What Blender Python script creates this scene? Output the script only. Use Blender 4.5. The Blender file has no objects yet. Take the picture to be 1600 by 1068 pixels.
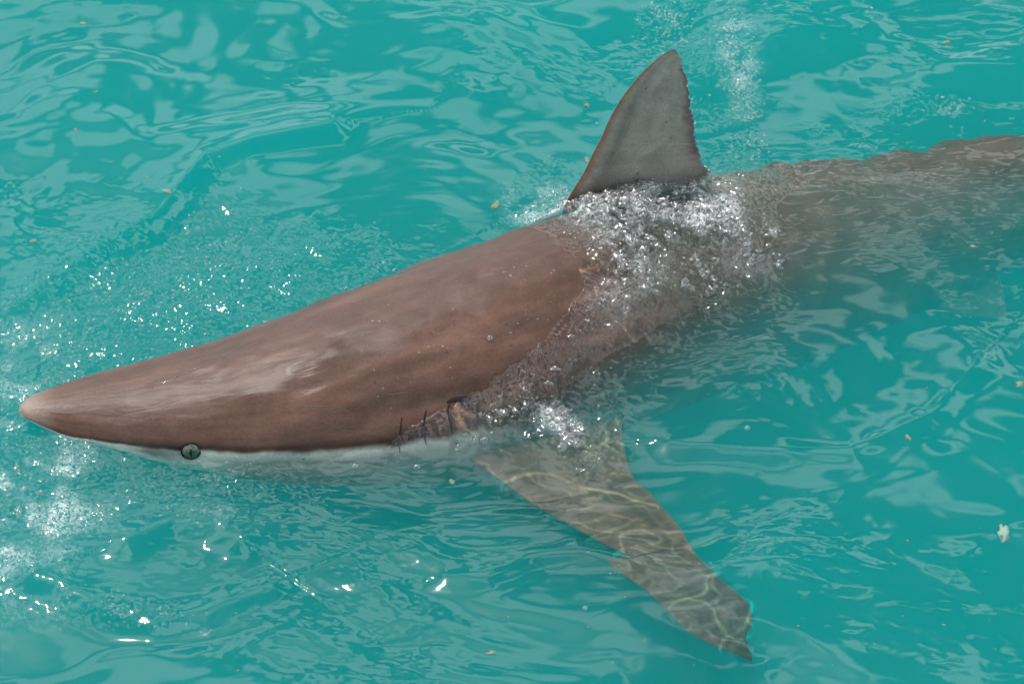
import bpy, math, random
import numpy as np
from mathutils import Vector

random.seed(7)
rng = np.random.default_rng(7)
R = math.radians
S = bpy.context.scene
col = S.collection

# ------------------------------------------------------------------ camera
CAM = np.array([0.0, -3.0, 3.0])
FPX = 4243.0                                   # focal length in photo pixels (1600 wide)
cd = bpy.data.cameras.new('camera')
cam = bpy.data.objects.new('camera', cd)
col.objects.link(cam)
cam.location = CAM
cam.rotation_euler = (R(45), 0, 0)
cd.sensor_width = 36
cd.lens = 36 * FPX / 1600
cd.clip_start = 0.05
cd.clip_end = 3000
S.camera = cam

# ------------------------------------------------------------------ light
SUN_AZ = np.array([-0.74, 0.67]); SUN_AZ = SUN_AZ / np.linalg.norm(SUN_AZ)
SUN_EL = 67.0
sd = np.array([SUN_AZ[0]*math.cos(R(SUN_EL)), SUN_AZ[1]*math.cos(R(SUN_EL)), math.sin(R(SUN_EL))])
ld = bpy.data.lights.new('sun', 'SUN')
ld.energy = 4.2
ld.angle = R(0.5)
ld.color = (1.0, 0.96, 0.9)
sun = bpy.data.objects.new('sun', ld)
col.objects.link(sun)
sun.rotation_euler = Vector(sd).to_track_quat('Z', 'Y').to_euler()
sun.location = (-2, 3, 6)

W = bpy.data.worlds.new('World')
S.world = W
W.use_nodes = True
nt = W.node_tree
nt.nodes.clear()
def N(nt, typ, **kw):
    n = nt.nodes.new(typ)
    for k, v in kw.items():
        if k.startswith('i_'):
            key = k[2:]
            key = int(key) if key.isdigit() else key.replace('_', ' ')
            n.inputs[key].default_value = v
        else:
            setattr(n, k, v)
    return n
def LK(nt, a, b): nt.links.new(a, b)
def MATH(nt, op, a, b=None, clamp=False):
    n = nt.nodes.new('ShaderNodeMath'); n.operation = op; n.use_clamp = clamp
    for i, v in enumerate((a, b)):
        if v is None: continue
        if isinstance(v, (int, float)): n.inputs[i].default_value = v
        else: nt.links.new(v, n.inputs[i])
    return n.outputs[0]
def RAMP(nt, src, a, b, lo=0.0, hi=1.0, smooth=True):
    n = nt.nodes.new('ShaderNodeMapRange')
    n.interpolation_type = 'SMOOTHSTEP' if smooth else 'LINEAR'
    n.inputs['From Min'].default_value = a; n.inputs['From Max'].default_value = b
    n.inputs['To Min'].default_value = lo; n.inputs['To Max'].default_value = hi
    nt.links.new(src, n.inputs['Value'])
    return n.outputs['Result']
def MIXC(nt, fac, a, b, mode='MIX'):
    n = nt.nodes.new('ShaderNodeMix'); n.data_type = 'RGBA'; n.blend_type = mode
    for idx, v in ((0, fac), (6, a), (7, b)):
        if isinstance(v, (int, float)): n.inputs[idx].default_value = v
        elif isinstance(v, tuple): n.inputs[idx].default_value = (*v, 1.0) if len(v) == 3 else v
        else: nt.links.new(v, n.inputs[idx])
    return n.outputs[2]

sky = N(nt, 'ShaderNodeTexSky', sky_type='NISHITA', sun_disc=False, sun_elevation=R(SUN_EL),
        sun_rotation=math.atan2(SUN_AZ[0], SUN_AZ[1]) % (2*math.pi), altitude=0, air_density=1.0, dust_density=3.0)
tc = N(nt, 'ShaderNodeTexCoord')
sep = N(nt, 'ShaderNodeSeparateXYZ'); LK(nt, tc.outputs['Generated'], sep.inputs[0])
den = MATH(nt, 'ADD', MATH(nt, 'MAXIMUM', sep.outputs[2], 0.0), 0.25)
cmb = N(nt, 'ShaderNodeCombineXYZ')
LK(nt, MATH(nt, 'DIVIDE', sep.outputs[0], den), cmb.inputs[0])
LK(nt, MATH(nt, 'DIVIDE', sep.outputs[1], den), cmb.inputs[1])
cn = N(nt, 'ShaderNodeTexNoise', i_Scale=3.0, i_Detail=2.2, i_Roughness=0.5, i_Distortion=0.4)
LK(nt, cmb.outputs[0], cn.inputs['Vector'])
cm = RAMP(nt, cn.outputs['Fac'], 0.50, 0.53)
up = RAMP(nt, sep.outputs[2], 0.0, 0.06)
skyc = MIXC(nt, MATH(nt, 'MULTIPLY', cm, up), sky.outputs[0], (27.0, 27.4, 28.5))
bg = N(nt, 'ShaderNodeBackground', i_Strength=0.1)
LK(nt, skyc, bg.inputs['Color'])
LK(nt, bg.outputs[0], N(nt, 'ShaderNodeOutputWorld').inputs['Surface'])

S.view_settings.view_transform = 'Standard'
S.view_settings.look = 'None'
S.view_settings.exposure = -0.15
S.view_settings.gamma = 1.0
S.view_settings.use_curve_mapping = False
cy = S.cycles
cy.max_bounces = 10
cy.transparent_max_bounces = 24
cy.volume_bounces = 2
cy.diffuse_bounces = 2
cy.glossy_bounces = 3
cy.transmission_bounces = 4
cy.sample_clamp_indirect = 4.0
cy.sample_clamp_direct = 0.0
cy.use_denoising = True
cy.caustics_reflective = False
cy.caustics_refractive = False

# ------------------------------------------------------------------ helpers
c45 = math.sqrt(0.5)
RIGHT = np.array([1.0, 0, 0]); UPV = np.array([0, c45, c45]); FWD = np.array([0, c45, -c45])
def ray(px, py):
    d = FWD*FPX + RIGHT*(px-800.0) - UPV*(py-534.0)
    return d/np.linalg.norm(d)
def P(px, py, z):
    """point of the place at height z that lies on the sight line of a photo pixel"""
    d = ray(px, py)
    return CAM + d*((z-CAM[2])/d[2])
def PV(px, py, z):
    dx = (px-800.0); dy = -(py-534.0)
    d = np.stack([dx*np.ones_like(py, float), FPX*c45+dy*c45, -FPX*c45+dy*c45], -1)
    t = (z-CAM[2])/d[..., 2]
    return CAM + d*t[..., None]
def proj(p):
    q = p-CAM
    dep = q@FWD
    return 800+FPX*(q@RIGHT)/dep, 534-FPX*(q@UPV)/dep, dep
def sstep(a, b, x):
    t = np.clip((x-a)/(b-a), 0, 1)
    return t*t*(3-2*t)
def lerp_pts(pts, n, smooth=True):
    """dense resampling of a polyline (Catmull-Rom), n points, by point index"""
    pts = np.asarray(pts, float)
    m = len(pts)
    t = np.linspace(0, m-1, n)
    i = np.clip(t.astype(int), 0, m-2); f = (t-i)[:, None]
    p1 = pts[i]; p2 = pts[i+1]
    if not smooth: return p1*(1-f)+p2*f
    p0 = pts[np.maximum(i-1, 0)]; p3 = pts[np.minimum(i+2, m-1)]
    return 0.5*((2*p1)+(-p0+p2)*f+(2*p0-5*p1+4*p2-p3)*f**2+(-p0+3*p1-3*p2+p3)*f**3)

_perm = {}
def pn(x, y, seed=0):
    """2-D gradient noise, about -1..1"""
    if seed not in _perm:
        r = np.random.default_rng(1000+seed)
        _perm[seed] = (r.permutation(1024), r.uniform(0, 2*np.pi, 1024))
    pm, ang = _perm[seed]
    xi = np.floor(x).astype(np.int64); yi = np.floor(y).astype(np.int64)
    fx = x-xi; fy = y-yi
    def g(ix, iy, dx, dy):
        a = ang[pm[(pm[ix & 1023]+iy) & 1023]]
        return np.cos(a)*dx+np.sin(a)*dy
    u = fx*fx*fx*(fx*(fx*6-15)+10); v = fy*fy*fy*(fy*(fy*6-15)+10)
    n0 = g(xi, yi, fx, fy)*(1-u)+g(xi+1, yi, fx-1, fy)*u
    n1 = g(xi, yi+1, fx, fy-1)*(1-u)+g(xi+1, yi+1, fx-1, fy-1)*u
    return 1.5*(n0*(1-v)+n1*v)
def fbm(x, y, seed=0, oct=4, gain=0.5, lac=2.03):
    s = 0; a = 1; t = 0
    for k in range(oct):
        s = s+a*pn(x, y, seed+k); t += a; a *= gain; x = x*lac+3.7; y = y*lac-1.3
    return s/t

def mesh_obj(name, V, F, mat, parent=None, colr=None, uv=None, smooth=True, attrs=None):
    me = bpy.data.meshes.new(name)
    V = np.asarray(V, np.float32)
    if isinstance(F, np.ndarray):
        nf, k = F.shape
        me.vertices.add(len(V)); me.vertices.foreach_set('co', V.ravel())
        me.loops.add(nf*k); me.loops.foreach_set('vertex_index', F.ravel().astype(np.int32))
        me.polygons.add(nf); me.polygons.foreach_set('loop_start', np.arange(0, nf*k, k, dtype=np.int32))
        me.update(calc_edges=True)
    else:
        me.from_pydata([tuple(map(float, v)) for v in V], [], F)
    me.polygons.foreach_set('use_smooth', [smooth]*len(me.polygons))
    if colr is not None:
        a = me.color_attributes.new('Col', 'FLOAT_COLOR', 'POINT')
        c4 = np.concatenate([np.asarray(colr, np.float32), np.ones((len(V), 1), np.float32)], 1)
        a.data.foreach_set('color', c4.ravel())
    if uv is not None:
        a = me.attributes.new('suv', 'FLOAT_VECTOR', 'POINT')
        u3 = np.concatenate([np.asarray(uv, np.float32), np.zeros((len(V), 1), np.float32)], 1)
        a.data.foreach_set('vector', u3.ravel())
    for k, v in (attrs or {}).items():
        a = me.attributes.new(k, 'FLOAT', 'POINT')
        a.data.foreach_set('value', np.asarray(v, np.float32))
    me.validate(); me.update()
    if mat: me.materials.append(mat)
    o = bpy.data.objects.new(name, me)
    col.objects.link(o)
    if parent: o.parent = parent
    return o
def grid_faces(nu, nv, wrap=False, off=0):
    i = np.arange(nu-1)[:, None]; j = np.arange(nv if wrap else nv-1)[None, :]
    j2 = (j+1) % nv
    a = i*nv+j; b = i*nv+j2; c = (i+1)*nv+j2; d = (i+1)*nv+j
    return np.stack([a, b, c, d], -1).reshape(-1, 4)+off
def tag(o, label=None, cat=None, group=None, kind=None):
    if label: o['label'] = label
    if cat: o['category'] = cat
    if group: o['group'] = group
    if kind: o['kind'] = kind
def new_mat(name):
    m = bpy.data.materials.new(name); m.use_nodes = True
    m.node_tree.nodes.clear()
    return m, m.node_tree
def simple_mat(name, c, rough=0.4, coat=0.0, spec=0.5, metallic=0.0):
    m, t = new_mat(name)
    b = N(t, 'ShaderNodeBsdfPrincipled', i_Roughness=rough, i_Metallic=metallic)
    b.inputs['Base Color'].default_value = (*c, 1)
    b.inputs['Coat Weight'].default_value = coat
    b.inputs['Coat Roughness'].default_value = 0.05
    b.inputs['Specular IOR Level'].default_value = spec
    LK(t, b.outputs[0], N(t, 'ShaderNodeOutputMaterial').inputs['Surface'])
    return m, t, b

# ------------------------------------------------------------------ shark: the body as a loft
U = np.array([(30,641),(33,634),(39,628),(56,615),(93,600),(127,589),(169,577),(239,558),(350,528),(422,505),(487,482),(591,443),(694,402),(797,365),(840,347),(900,325),(1000,298),(1105,272),(1200,256),(1300,243),(1450,229),(1520,210),(1600,204),(1800,186),(2100,140),(2500,70)], float)
L = np.array([(30,645),(34,652),(40,657),(56,666),(112,691),(183,708),(281,733),(394,752),(480,760),(560,763),(650,760),(720,752),(800,735),(900,700),(1000,658),(1100,618),(1200,584),(1300,542),(1400,498),(1500,452),(1600,406),(1800,300),(2100,212),(2500,112)], float)
ZC = np.array([(30,.022),(60,.014),(120,.0),(200,-.014),(300,-.022),(400,-.027),(500,-.032),(600,-.044),(700,-.062),(800,-.082),(900,-.105),(1000,-.128),(1100,-.148),(1200,-.176),(1300,-.176),(1400,-.166),(1500,-.150),(1600,-.13),(1800,-.12),(2100,-.12),(2500,-.13)], float)
QQ = np.array([(30,.7),(100,.62),(200,.64),(300,.70),(450,.78),(600,.86),(750,.94),(900,1.0),(1200,1.0),(1600,1.05),(2500,1.1)], float)
xs = np.concatenate([30+70*np.linspace(0, 1, 36)[:-1]**2.0, np.linspace(100, 1100, 290)[:-1], np.linspace(1100, 2500, 200)])
def ev(tab, x): return np.interp(x, tab[:, 0], tab[:, 1])
def sm(y, k):                                # light smoothing of a station curve
    for _ in range(k):
        y = np.concatenate([y[:1], (y[:-2]+2*y[1:-1]+y[2:])/4, y[-1:]])
    return y
uy = sm(ev(U, xs), 6); ly = sm(ev(L, xs), 6)
cyy = (uy+ly)/2
zc = sm(ev(ZC, xs), 30)
C = PV(xs, cyy, zc)
sl = np.gradient(cyy, xs); sl = sm(sl, 10)
# tip profile: half width follows sqrt near the nose
rpx = (ly-uy)/2*np.cos(np.arctan(sl))
tipf = np.sqrt(np.clip(1-np.clip(1-(xs-30)/26, 0, 1)**2, 0, 1))
rpx = np.where(xs < 60, (ev(L, xs)-ev(U, xs))/2*1.04*np.sqrt(np.clip((xs-29.9)/3.2, 0, 1)), rpx); rpx = np.where(xs < 100, sm(rpx, 3), rpx); rpx[0] = .3
rpx = np.maximum(rpx, 0.3)
dep = (C-CAM)@FWD
rw = rpx*dep/FPX
T = np.gradient(C, axis=0); T /= np.linalg.norm(T, axis=1)[:, None]
for k in range(3): T[:, k] = sm(T[:, k], 20)
T /= np.linalg.norm(T, axis=1)[:, None]
LAT = np.cross(T, np.array([0, 0, 1.0])); LAT /= np.linalg.norm(LAT, axis=1)[:, None]   # towards the camera side
UPB = np.cross(LAT, T)
arc = np.concatenate([[0], np.cumsum(np.linalg.norm(np.diff(C, axis=0), axis=1))])
q = sm(ev(QQ, xs), 10)
aa = rw*np.sqrt(2/(1+q*q)); bb = aa*q
NPH = 220
ph = np.linspace(-np.pi, np.pi, NPH, endpoint=False)
PH, XS = np.meshgrid(ph, xs)
AR = np.repeat(arc[:, None], NPH, 1)
side = np.where(np.cos(PH) > 0, 1, -1)
phs = np.arcsin(np.clip(np.sin(PH), -1, 1))            # -90..90 deg height angle on either side
# cross-section: rounder back, flatter belly, soft lateral edge on the snout
expo = 1.0+0.0*PH
cu = np.cos(PH); su = np.sin(PH)
snout = 1-sstep(150, 480, XS)
lat = aa[:, None]*cu
ver = bb[:, None]*np.sign(su)*np.abs(su)**(1+0.12*snout)
ver = np.where(su < 0, ver*(1-0.22*snout), ver)
# relief: muscle swells, brow ridge over the eye, gill flaps
disp = 0.0062*fbm(AR*9, PH*1.6+side*3, 11, 3)*sstep(150, 400, XS)
disp += 0.0045*np.exp(-((PH-0.95-0.15*np.sin(AR*14))/0.10)**2)*sstep(400, 520, XS)*(1-sstep(780, 860, XS))
disp += -0.0035*np.exp(-((PH-0.62)/0.12)**2)*sstep(420, 560, XS)*(1-sstep(700, 800, XS))
disp += 0.0085*pn(AR*14, PH*.9, 19)*sstep(1120, 1250, XS)+0.0060*pn(AR*24, PH*1.2, 17)*sstep(1120, 1250, XS)+.003*pn(AR*60, PH*2.2, 18)*sstep(1120, 1250, XS)
GILLS = [(627, 0), (664, 1), (701, 2), (738, 3), (772, 4)]
for gx, k in GILLS:
    sgl = sstep(-34, -2, XS-gx)*(XS <= gx)                       # flap rises, then drops behind the slit
    band = sstep(-0.55, -0.25, phs)*(1-sstep(0.36+0.03*k, 0.50+0.03*k, phs))
    disp += 0.0050*sgl*band
    disp -= 0.0030*np.exp(-((XS-gx-3)/3.0)**2)*band*1.3
disp += 0.0024*np.exp(-((XS-290)/34)**2-((phs-0.36)/0.10)**2)
disp -= 0.0030*np.exp(-((XS-298)/17)**2-((phs-0.20)/0.13)**2)
rn = np.sqrt((cu/np.maximum(aa[:, None], 1e-5))**2+(su/np.maximum(bb[:, None], 1e-5))**2)
nu_, nv_ = cu/aa[:, None]/rn, su/bb[:, None]/rn
lat = lat+disp*nu_; ver = ver+disp*nv_
BODY = C[:, None, :]+lat[..., None]*LAT[:, None, :]+ver[..., None]*UPB[:, None, :]
NRM = nu_[..., None]*LAT[:, None, :]+nv_[..., None]*UPB[:, None, :]
bpx, bpy_, bdep = proj(BODY.reshape(-1, 3)); bpx = bpx.reshape(PH.shape); bpy_ = bpy_.reshape(PH.shape)
facing = ((CAM-BODY)*NRM).sum(-1) > 0
def skin_at(px, py):
    d = (bpx-px)**2+(bpy_-py)**2+1e9*(~facing)
    k = np.unravel_index(np.argmin(d), d.shape)
    # refine with local linear solve
    i = min(max(k[0], 1), len(xs)-2); j = k[1]; jn = (j+1) % NPH
    p = BODY[i, j]; e1 = BODY[i+1, j]-p; e2 = BODY[i, jn]-p
    J = np.array([[bpx[i+1, j]-bpx[i, j], bpx[i, jn]-bpx[i, j]], [bpy_[i+1, j]-bpy_[i, j], bpy_[i, jn]-bpy_[i, j]]])
    try: ab = np.clip(np.linalg.solve(J, [px-bpx[i, j], py-bpy_[i, j]]), -2, 2)
    except Exception: ab = (0, 0)
    n = NRM[i, j]
    return p+e1*ab[0]+e2*ab[1], n/np.linalg.norm(n)

# skin colours with some shading painted in: bronze back, white belly, dusky border
bnd = np.interp(XS, [30,60,120,200,260,330,420,560,650,760,900,1100,1300,1500,1800,2500],
                [-.35,-.15,.05,.16,.27,.30,.27,.22,.20,.10,-.10,-.22,-.25,-.2,-.1,0.])
wob = 0.05*fbm(AR*26, PH*2.5, 5, 3)
bt = sstep(-0.05, 0.05, phs-bnd+wob*1.0)
back = np.array([.083, .048, .036]); belly = np.array([.50, .52, .47])
mott = fbm(AR*7, PH*2.2+side, 21, 4)[..., None]
mott2 = fbm(AR*3, PH*4.5+side, 25, 3)[..., None]
fold_shade = pn(AR*5.5+PH*2.2, PH*7-AR*4, 95)[..., None]*sstep(400, 520, XS)[..., None]*(1-sstep(1.2, 1.5, PH))[..., None]
bc = back*(1+.38*fold_shade*np.array([1, .8, .7]))*(1+0.38*mott)*(1+0.42*mott2*np.array([1, .9, .8]))  # mottling, plus light and shade of muscle folds painted in
greyer = np.array([.078, .064, .048])
tail_t = sstep(790, 1040, XS)[..., None]
bc = bc*(1-tail_t)+greyer*0.9*(1+.25*mott)*tail_t
tipg = (1-sstep(30, 95, XS))[..., None]
bc = bc*(1-.6*tipg)+np.array([.30, .24, .20])*.6*tipg
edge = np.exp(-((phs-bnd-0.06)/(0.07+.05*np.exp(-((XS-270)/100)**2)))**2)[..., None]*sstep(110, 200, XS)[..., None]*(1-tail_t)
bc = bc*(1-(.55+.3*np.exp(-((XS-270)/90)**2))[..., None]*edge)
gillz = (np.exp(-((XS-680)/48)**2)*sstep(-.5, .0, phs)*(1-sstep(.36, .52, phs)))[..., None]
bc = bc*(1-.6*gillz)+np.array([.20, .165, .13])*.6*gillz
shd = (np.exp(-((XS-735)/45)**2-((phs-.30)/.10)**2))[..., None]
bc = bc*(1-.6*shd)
belly = belly*(1-.60*sstep(290, 400, XS)[..., None]*(1-.6*sstep(.08, .2, phs))[..., None])*(1-.3*sstep(560, 700, XS)[..., None])*(1-.5*sstep(880, 1050, XS)[..., None])  # belly darkened behind the snout: underside shade painted in
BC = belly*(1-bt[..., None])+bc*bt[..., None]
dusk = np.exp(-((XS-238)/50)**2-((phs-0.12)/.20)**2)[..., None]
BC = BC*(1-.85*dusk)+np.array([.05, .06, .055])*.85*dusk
BC = np.clip(BC, .01, .9)

FRONT = np.array([(818,352),(845,358),(880,385),(906,412),(916,436),(906,462),(862,520),(800,575),(752,610),(700,636),(650,664),(618,688)], float)
def front_dist(a_, b_):
    D = np.full(a_.shape, 1e9); SD = np.zeros(a_.shape)
    for p_, q_ in zip(FRONT[:-1], FRONT[1:]):
        ab = q_-p_; tt = np.clip(((a_-p_[0])*ab[0]+(b_-p_[1])*ab[1])/(ab@ab), 0, 1)
        dx = a_-p_[0]-tt*ab[0]; dy = b_-p_[1]-tt*ab[1]; d = np.hypot(dx, dy)
        s_ = np.sign(dx*ab[1]-dy*ab[0]); mm = d < D; D = np.where(mm, d, D); SD = np.where(mm, s_, SD)
    return D*SD
DRY = (1-sstep(-4, 4, np.where((bpx > 600), front_dist(bpx, bpy_), -50)))*sstep(-.004, .004, BODY[..., 2])
TOPF = .9*sstep(1.28, 1.40, PH+.50*(1-sstep(260, 520, XS))+.34*fbm(AR*10, PH*2.5, 91, 4))*(1-sstep(2.4, 2.6, PH))*(1-.5*sstep(700, 860, XS))
TOPs = [(TOPF*DRY).reshape(-1)]
DRYs = [DRY.reshape(-1)]
Vs = [BODY.reshape(-1, 3)]; Fs = [grid_faces(len(xs), NPH, True)]
Cs = [BC.reshape(-1, 3)]; UVs = [np.stack([AR, PH*0.12], -1).reshape(-1, 2)]
capn = len(Vs[0])
nvert = capn

def add_fin(lead, trail, nrm, tmax, colfun, nt_=150, nc=40, rough=0.0, seed=0, flare=0.0, camber=0.0, dry=0.0):
    """lead / trail: 3-D polylines root to tip; a closed aerofoil-sectioned blade"""
    global nvert
    Lp = lerp_pts(lead, nt_); Tp = lerp_pts(trail, nt_)
    t = np.linspace(0, 1, nt_)
    if rough:
        chd = (Tp-Lp); chd /= np.linalg.norm(chd, axis=1)[:, None]+1e-9
        e = np.abs(pn(t*46, t*0+seed, 40+seed))*1.0+0.7*np.abs(pn(t*110, t*0+.4, 43+seed))+0.5*pn(t*14, t*0, 47)
        Tp = Tp-chd*(e*rough)[:, None]
    c = (1-np.cos(np.linspace(0, np.pi, nc)))/2
    th = 2.6*(0.2969*np.sqrt(c)-0.1260*c-0.3516*c**2+0.2843*c**3-0.1015*c**4)*1.6
    th[-1] = 0.02; th[0] = 0
    n = nrm/np.linalg.norm(nrm)
    tt = tmax*((1-t)**0.8*0.82+0.18)*np.where(t > .93, np.sqrt(np.clip((1-t)/.07, 0, 1)), 1)
    tt = tt+flare*np.exp(-t/0.05)
    base = Lp[:, None, :]+(Tp-Lp)[:, None, :]*c[None, :, None]
    cam_ = camber*np.sin(np.pi*c)[None, :, None]*n
    off = (tt[:, None]*th[None, :]*0.5)[..., None]*n
    A = base+cam_+off; B = base+cam_-off
    ring = np.concatenate([A, B[:, ::-1][:, 1:-1]], 1)
    m = ring.shape[1]
    Vs.append(ring.reshape(-1, 3)); Fs.append(grid_faces(nt_, m, True, nvert))
    cc = np.concatenate([c, c[::-1][1:-1]])
    CC, TT = np.meshgrid(cc, t)
    top = np.zeros_like(CC); top[:, :nc] = 1
    Cs.append(np.clip(colfun(TT, CC, top), .01, .9).reshape(-1, 3))
    UVs.append(np.stack([CC*.25+TT*.1+3+seed, TT*.3], -1).reshape(-1, 2))
    DRYs.append(np.full(ring.shape[0]*m, float(dry))); TOPs.append(np.zeros(ring.shape[0]*m))
    nvert += ring.shape[0]*m

# dorsal fin: a vertical blade along the back
p0 = P(884, 330, .04); p1 = P(1115, 292, -.012)
pd = p1-p0; pd[2] = 0; pd /= np.linalg.norm(pd); fn = np.array([pd[1], -pd[0], 0])
def on_plane(px, py):
    d = ray(px, py); return CAM+d*(((p0-CAM)@fn)/(d@fn))
dl = [(862,372),(873,345),(884,317),(897,294),(913,268),(925,243),(937,220),(955,181),(976,147),(1002,115),(1028,91),(1044,80),(1053,77)]
dtr = [(1135,335),(1128,305),(1118,280),(1107,264),(1098,250),(1094,237),(1090,220),(1086,197),(1082,168),(1077,136),(1071,108),(1065,90),(1060,81)]
def dorsal_col(t, c, top):
    g = np.array([.235, .235, .205])*np.ones(t.shape+(3,))
    g = g*(1+.22*fbm(t*5, c*4, 61, 4)[..., None])
    le = np.exp(-(c/0.055)**2)[..., None]
    g = g*(1-le)+np.array([.20, .125, .08])*le
    dk = np.exp(-((c-.17)/.07)**2)[..., None]*(1-sstep(.5, .9, t))[..., None]
    g = g*(1-.35*dk)
    te = (sstep(.84, .98, c-.12*fbm(t*12, c*3, 66, 3))*sstep(.2, .45, t)*(1-sstep(.8, .95, t)))[..., None]
    g = g*(1-.65*te)+np.array([.08, .035, .055])*.65*te
    tp = sstep(.90, 1.0, t)[..., None]
    g = g*(1-.55*tp)
    ro = (1-sstep(.02, .20, t))[..., None]
    return g*(1-ro)+np.array([.15, .095, .065])*ro
add_fin([on_plane(*p) for p in dl], [on_plane(*p) for p in dtr], fn, .020, dorsal_col, nt_=220, nc=50, rough=.0085, seed=1, flare=.03, dry=.6)

# near pectoral fin, just under the surface
pl = [(700,650,-0.13),(694,684,-0.085),(730,712,-0.062),(792,757,-0.0527),(838,790,-0.0496),(885,817,-0.0477),(930,842,-0.0465),(965,860,-0.0465),(985,871,-0.0465),(953,874,-0.0484),(962,890,-0.0496),(1004,918,-0.0508),(1032,944,-0.0527),(1068,980,-0.0558),(1105,1003,-0.0589),(1140,1018,-0.062),(1160,1026,-0.0639),(1174,1032,-0.0651)]
pt = [(1000,590,-0.17),(982,640,-0.12),(972,668,-0.085),(978,704,-0.0651),(988,742,-0.0589),(1018,772,-0.0558),(1045,802,-0.0539),(1066,829,-0.0533),(1078,848,-0.0533),(1083,856,-0.0533),(1092,870,-0.0539),(1110,888,-0.0558),(1134,911,-0.057),(1158,930,-0.0589),(1173,950,-0.0608),(1174,975,-0.062),(1166,995,-0.0645),(1178,1034,-0.0657)]
def pect_col(t, c, top):
    g = np.array([.078, .056, .036])*np.ones(t.shape+(3,))
    g = g*(1+.35*fbm(t*7, c*5, 71, 4)[..., None])
    dk = sstep(.45, .95, t)[..., None]
    g = g*(1-.35*dk)
    dt_ = (sstep(.82, .95, t))[..., None]
    g = g*(1-.3*dt_)
    g = g*top[..., None]+np.array([.6, .6, .55])*(1-top[..., None])
    return g
add_fin([P(*p) for p in pl], [P(*p) for p in pt], np.array([0, -.15, 1.0]), .024, pect_col, nt_=260, nc=44, rough=.002, seed=2, flare=.03)

PECT_PTS = Vs[-1]
# far pectoral, pelvic, second dorsal, anal and tail fins, in the body's own frame
def fr(x, u, v, w=0):                       # station by photo x, lateral, vertical offset, fraction along
    i = int(np.argmin(abs(xs-x)))
    return C[i]+LAT[i]*u+UPB[i]*v+T[i]*w
def plain_col(t, c, top):
    g = np.array([.19, .165, .14])*np.ones(t.shape+(3,))
    return g*(1+.25*fbm(t*6, c*5, 81, 3)[..., None])
def two_col(t, c, top):
    return plain_col(t, c, top)
add_fin([fr(760,-.08,-.09), fr(790,-.20,-.17), fr(880,-.32,-.30), fr(1000,-.38,-.42)],
        [fr(960,-.08,-.10), fr(960,-.18,-.17), fr(985,-.28,-.30), fr(1010,-.38,-.43)], np.array([0, .7, .7]), .022, two_col, nt_=60, nc=20, seed=3)
for s_ in (1, -1):
    add_fin([fr(1380,.05*s_,-.06), fr(1440,.12*s_,-.09), fr(1500,.155*s_,-.115)],
            [fr(1520,.03*s_,-.06), fr(1530,.09*s_,-.09), fr(1515,.155*s_,-.12)], np.array([0, 0, 1.]), .012, plain_col, nt_=50, nc=20, seed=4)
i2 = int(np.argmin(abs(xs-1800)))
add_fin([fr(1760,0,.05), fr(1800,0,.10), fr(1850,0,.14)], [fr(1860,0,.05), fr(1865,0,.08), fr(1880,0,.12)], LAT[i2], .010, plain_col, nt_=40, nc=16, seed=5)
add_fin([fr(1780,0,-.05), fr(1820,0,-.09), fr(1870,0,-.12)], [fr(1870,0,-.05), fr(1880,0,-.07), fr(1900,0,-.11)], LAT[i2], .010, plain_col, nt_=40, nc=16, seed=6)
i3 = -1
E = C[-1]; t3 = T[-1]; u3 = UPB[-1]
add_fin([E-t3*.06, E+t3*.10+u3*.16, E+t3*.28+u3*.36, E+t3*.42+u3*.50], [E+t3*.05-u3*.01, E+t3*.18+u3*.10, E+t3*.34+u3*.34, E+t3*.45+u3*.47], LAT[-1], .014, plain_col, nt_=60, nc=20, seed=7)
add_fin([E-t3*.06, E+t3*.02-u3*.10, E+t3*.13-u3*.22], [E+t3*.05, E+t3*.08-u3*.08, E+t3*.15-u3*.21], LAT[-1], .012, plain_col, nt_=40, nc=16, seed=8)

# skin material
RINGS = [(788,516,.015),(838,409,.011),(810,430,.010),(838,432,.010),(872,452,.008),(770,424,.012),(236,600,.011),(905,404,.008)]
skin, t = new_mat('wet_shark_skin')
ca = N(t, 'ShaderNodeAttribute', attribute_name='Col')
ua = N(t, 'ShaderNodeAttribute', attribute_name='suv')
mp = N(t, 'ShaderNodeMapping'); mp.inputs['Scale'].default_value = (4, 46, 1); LK(t, ua.outputs['Vector'], mp.inputs['Vector'])
st = N(t, 'ShaderNodeTexNoise', i_Scale=1.0, i_Detail=6.0, i_Roughness=0.6, i_Distortion=1.2); LK(t, mp.outputs[0], st.inputs['Vector'])
geo = N(t, 'ShaderNodeTexCoord')
fine = N(t, 'ShaderNodeTexNoise', i_Scale=260.0, i_Detail=3.0, i_Roughness=0.6); LK(t, geo.outputs['Object'], fine.inputs['Vector'])
mid = N(t, 'ShaderNodeTexNoise', i_Scale=22.0, i_Detail=5.0, i_Roughness=0.6, i_Distortion=.8); LK(t, geo.outputs['Object'], mid.inputs['Vector'])
spot = N(t, 'ShaderNodeTexVoronoi', i_Scale=34.0); LK(t, geo.outputs['Object'], spot.inputs['Vector'])
spm = RAMP(t, spot.outputs['Distance'], 0.05, 0.12, 1.0, 0.0)
c1 = MIXC(t, 1.0, ca.outputs['Color'], RAMP(t, st.outputs['Fac'], .25, .75, .89, 1.11, False), 'MULTIPLY')
c2 = MIXC(t, 1.0, c1, RAMP(t, fine.outputs['Fac'], .3, .7, .86, 1.14, False), 'MULTIPLY')
c3 = MIXC(t, 1.0, c2, RAMP(t, mid.outputs['Fac'], .3, .7, .84, 1.16, False), 'MULTIPLY')
c4 = MIXC(t, MATH(t, 'MULTIPLY', spm, .55), c3, (.03, .03, .03))
b = N(t, 'ShaderNodeBsdfPrincipled', i_IOR=1.4)
LK(t, c4, b.inputs['Base Color'])
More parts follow.
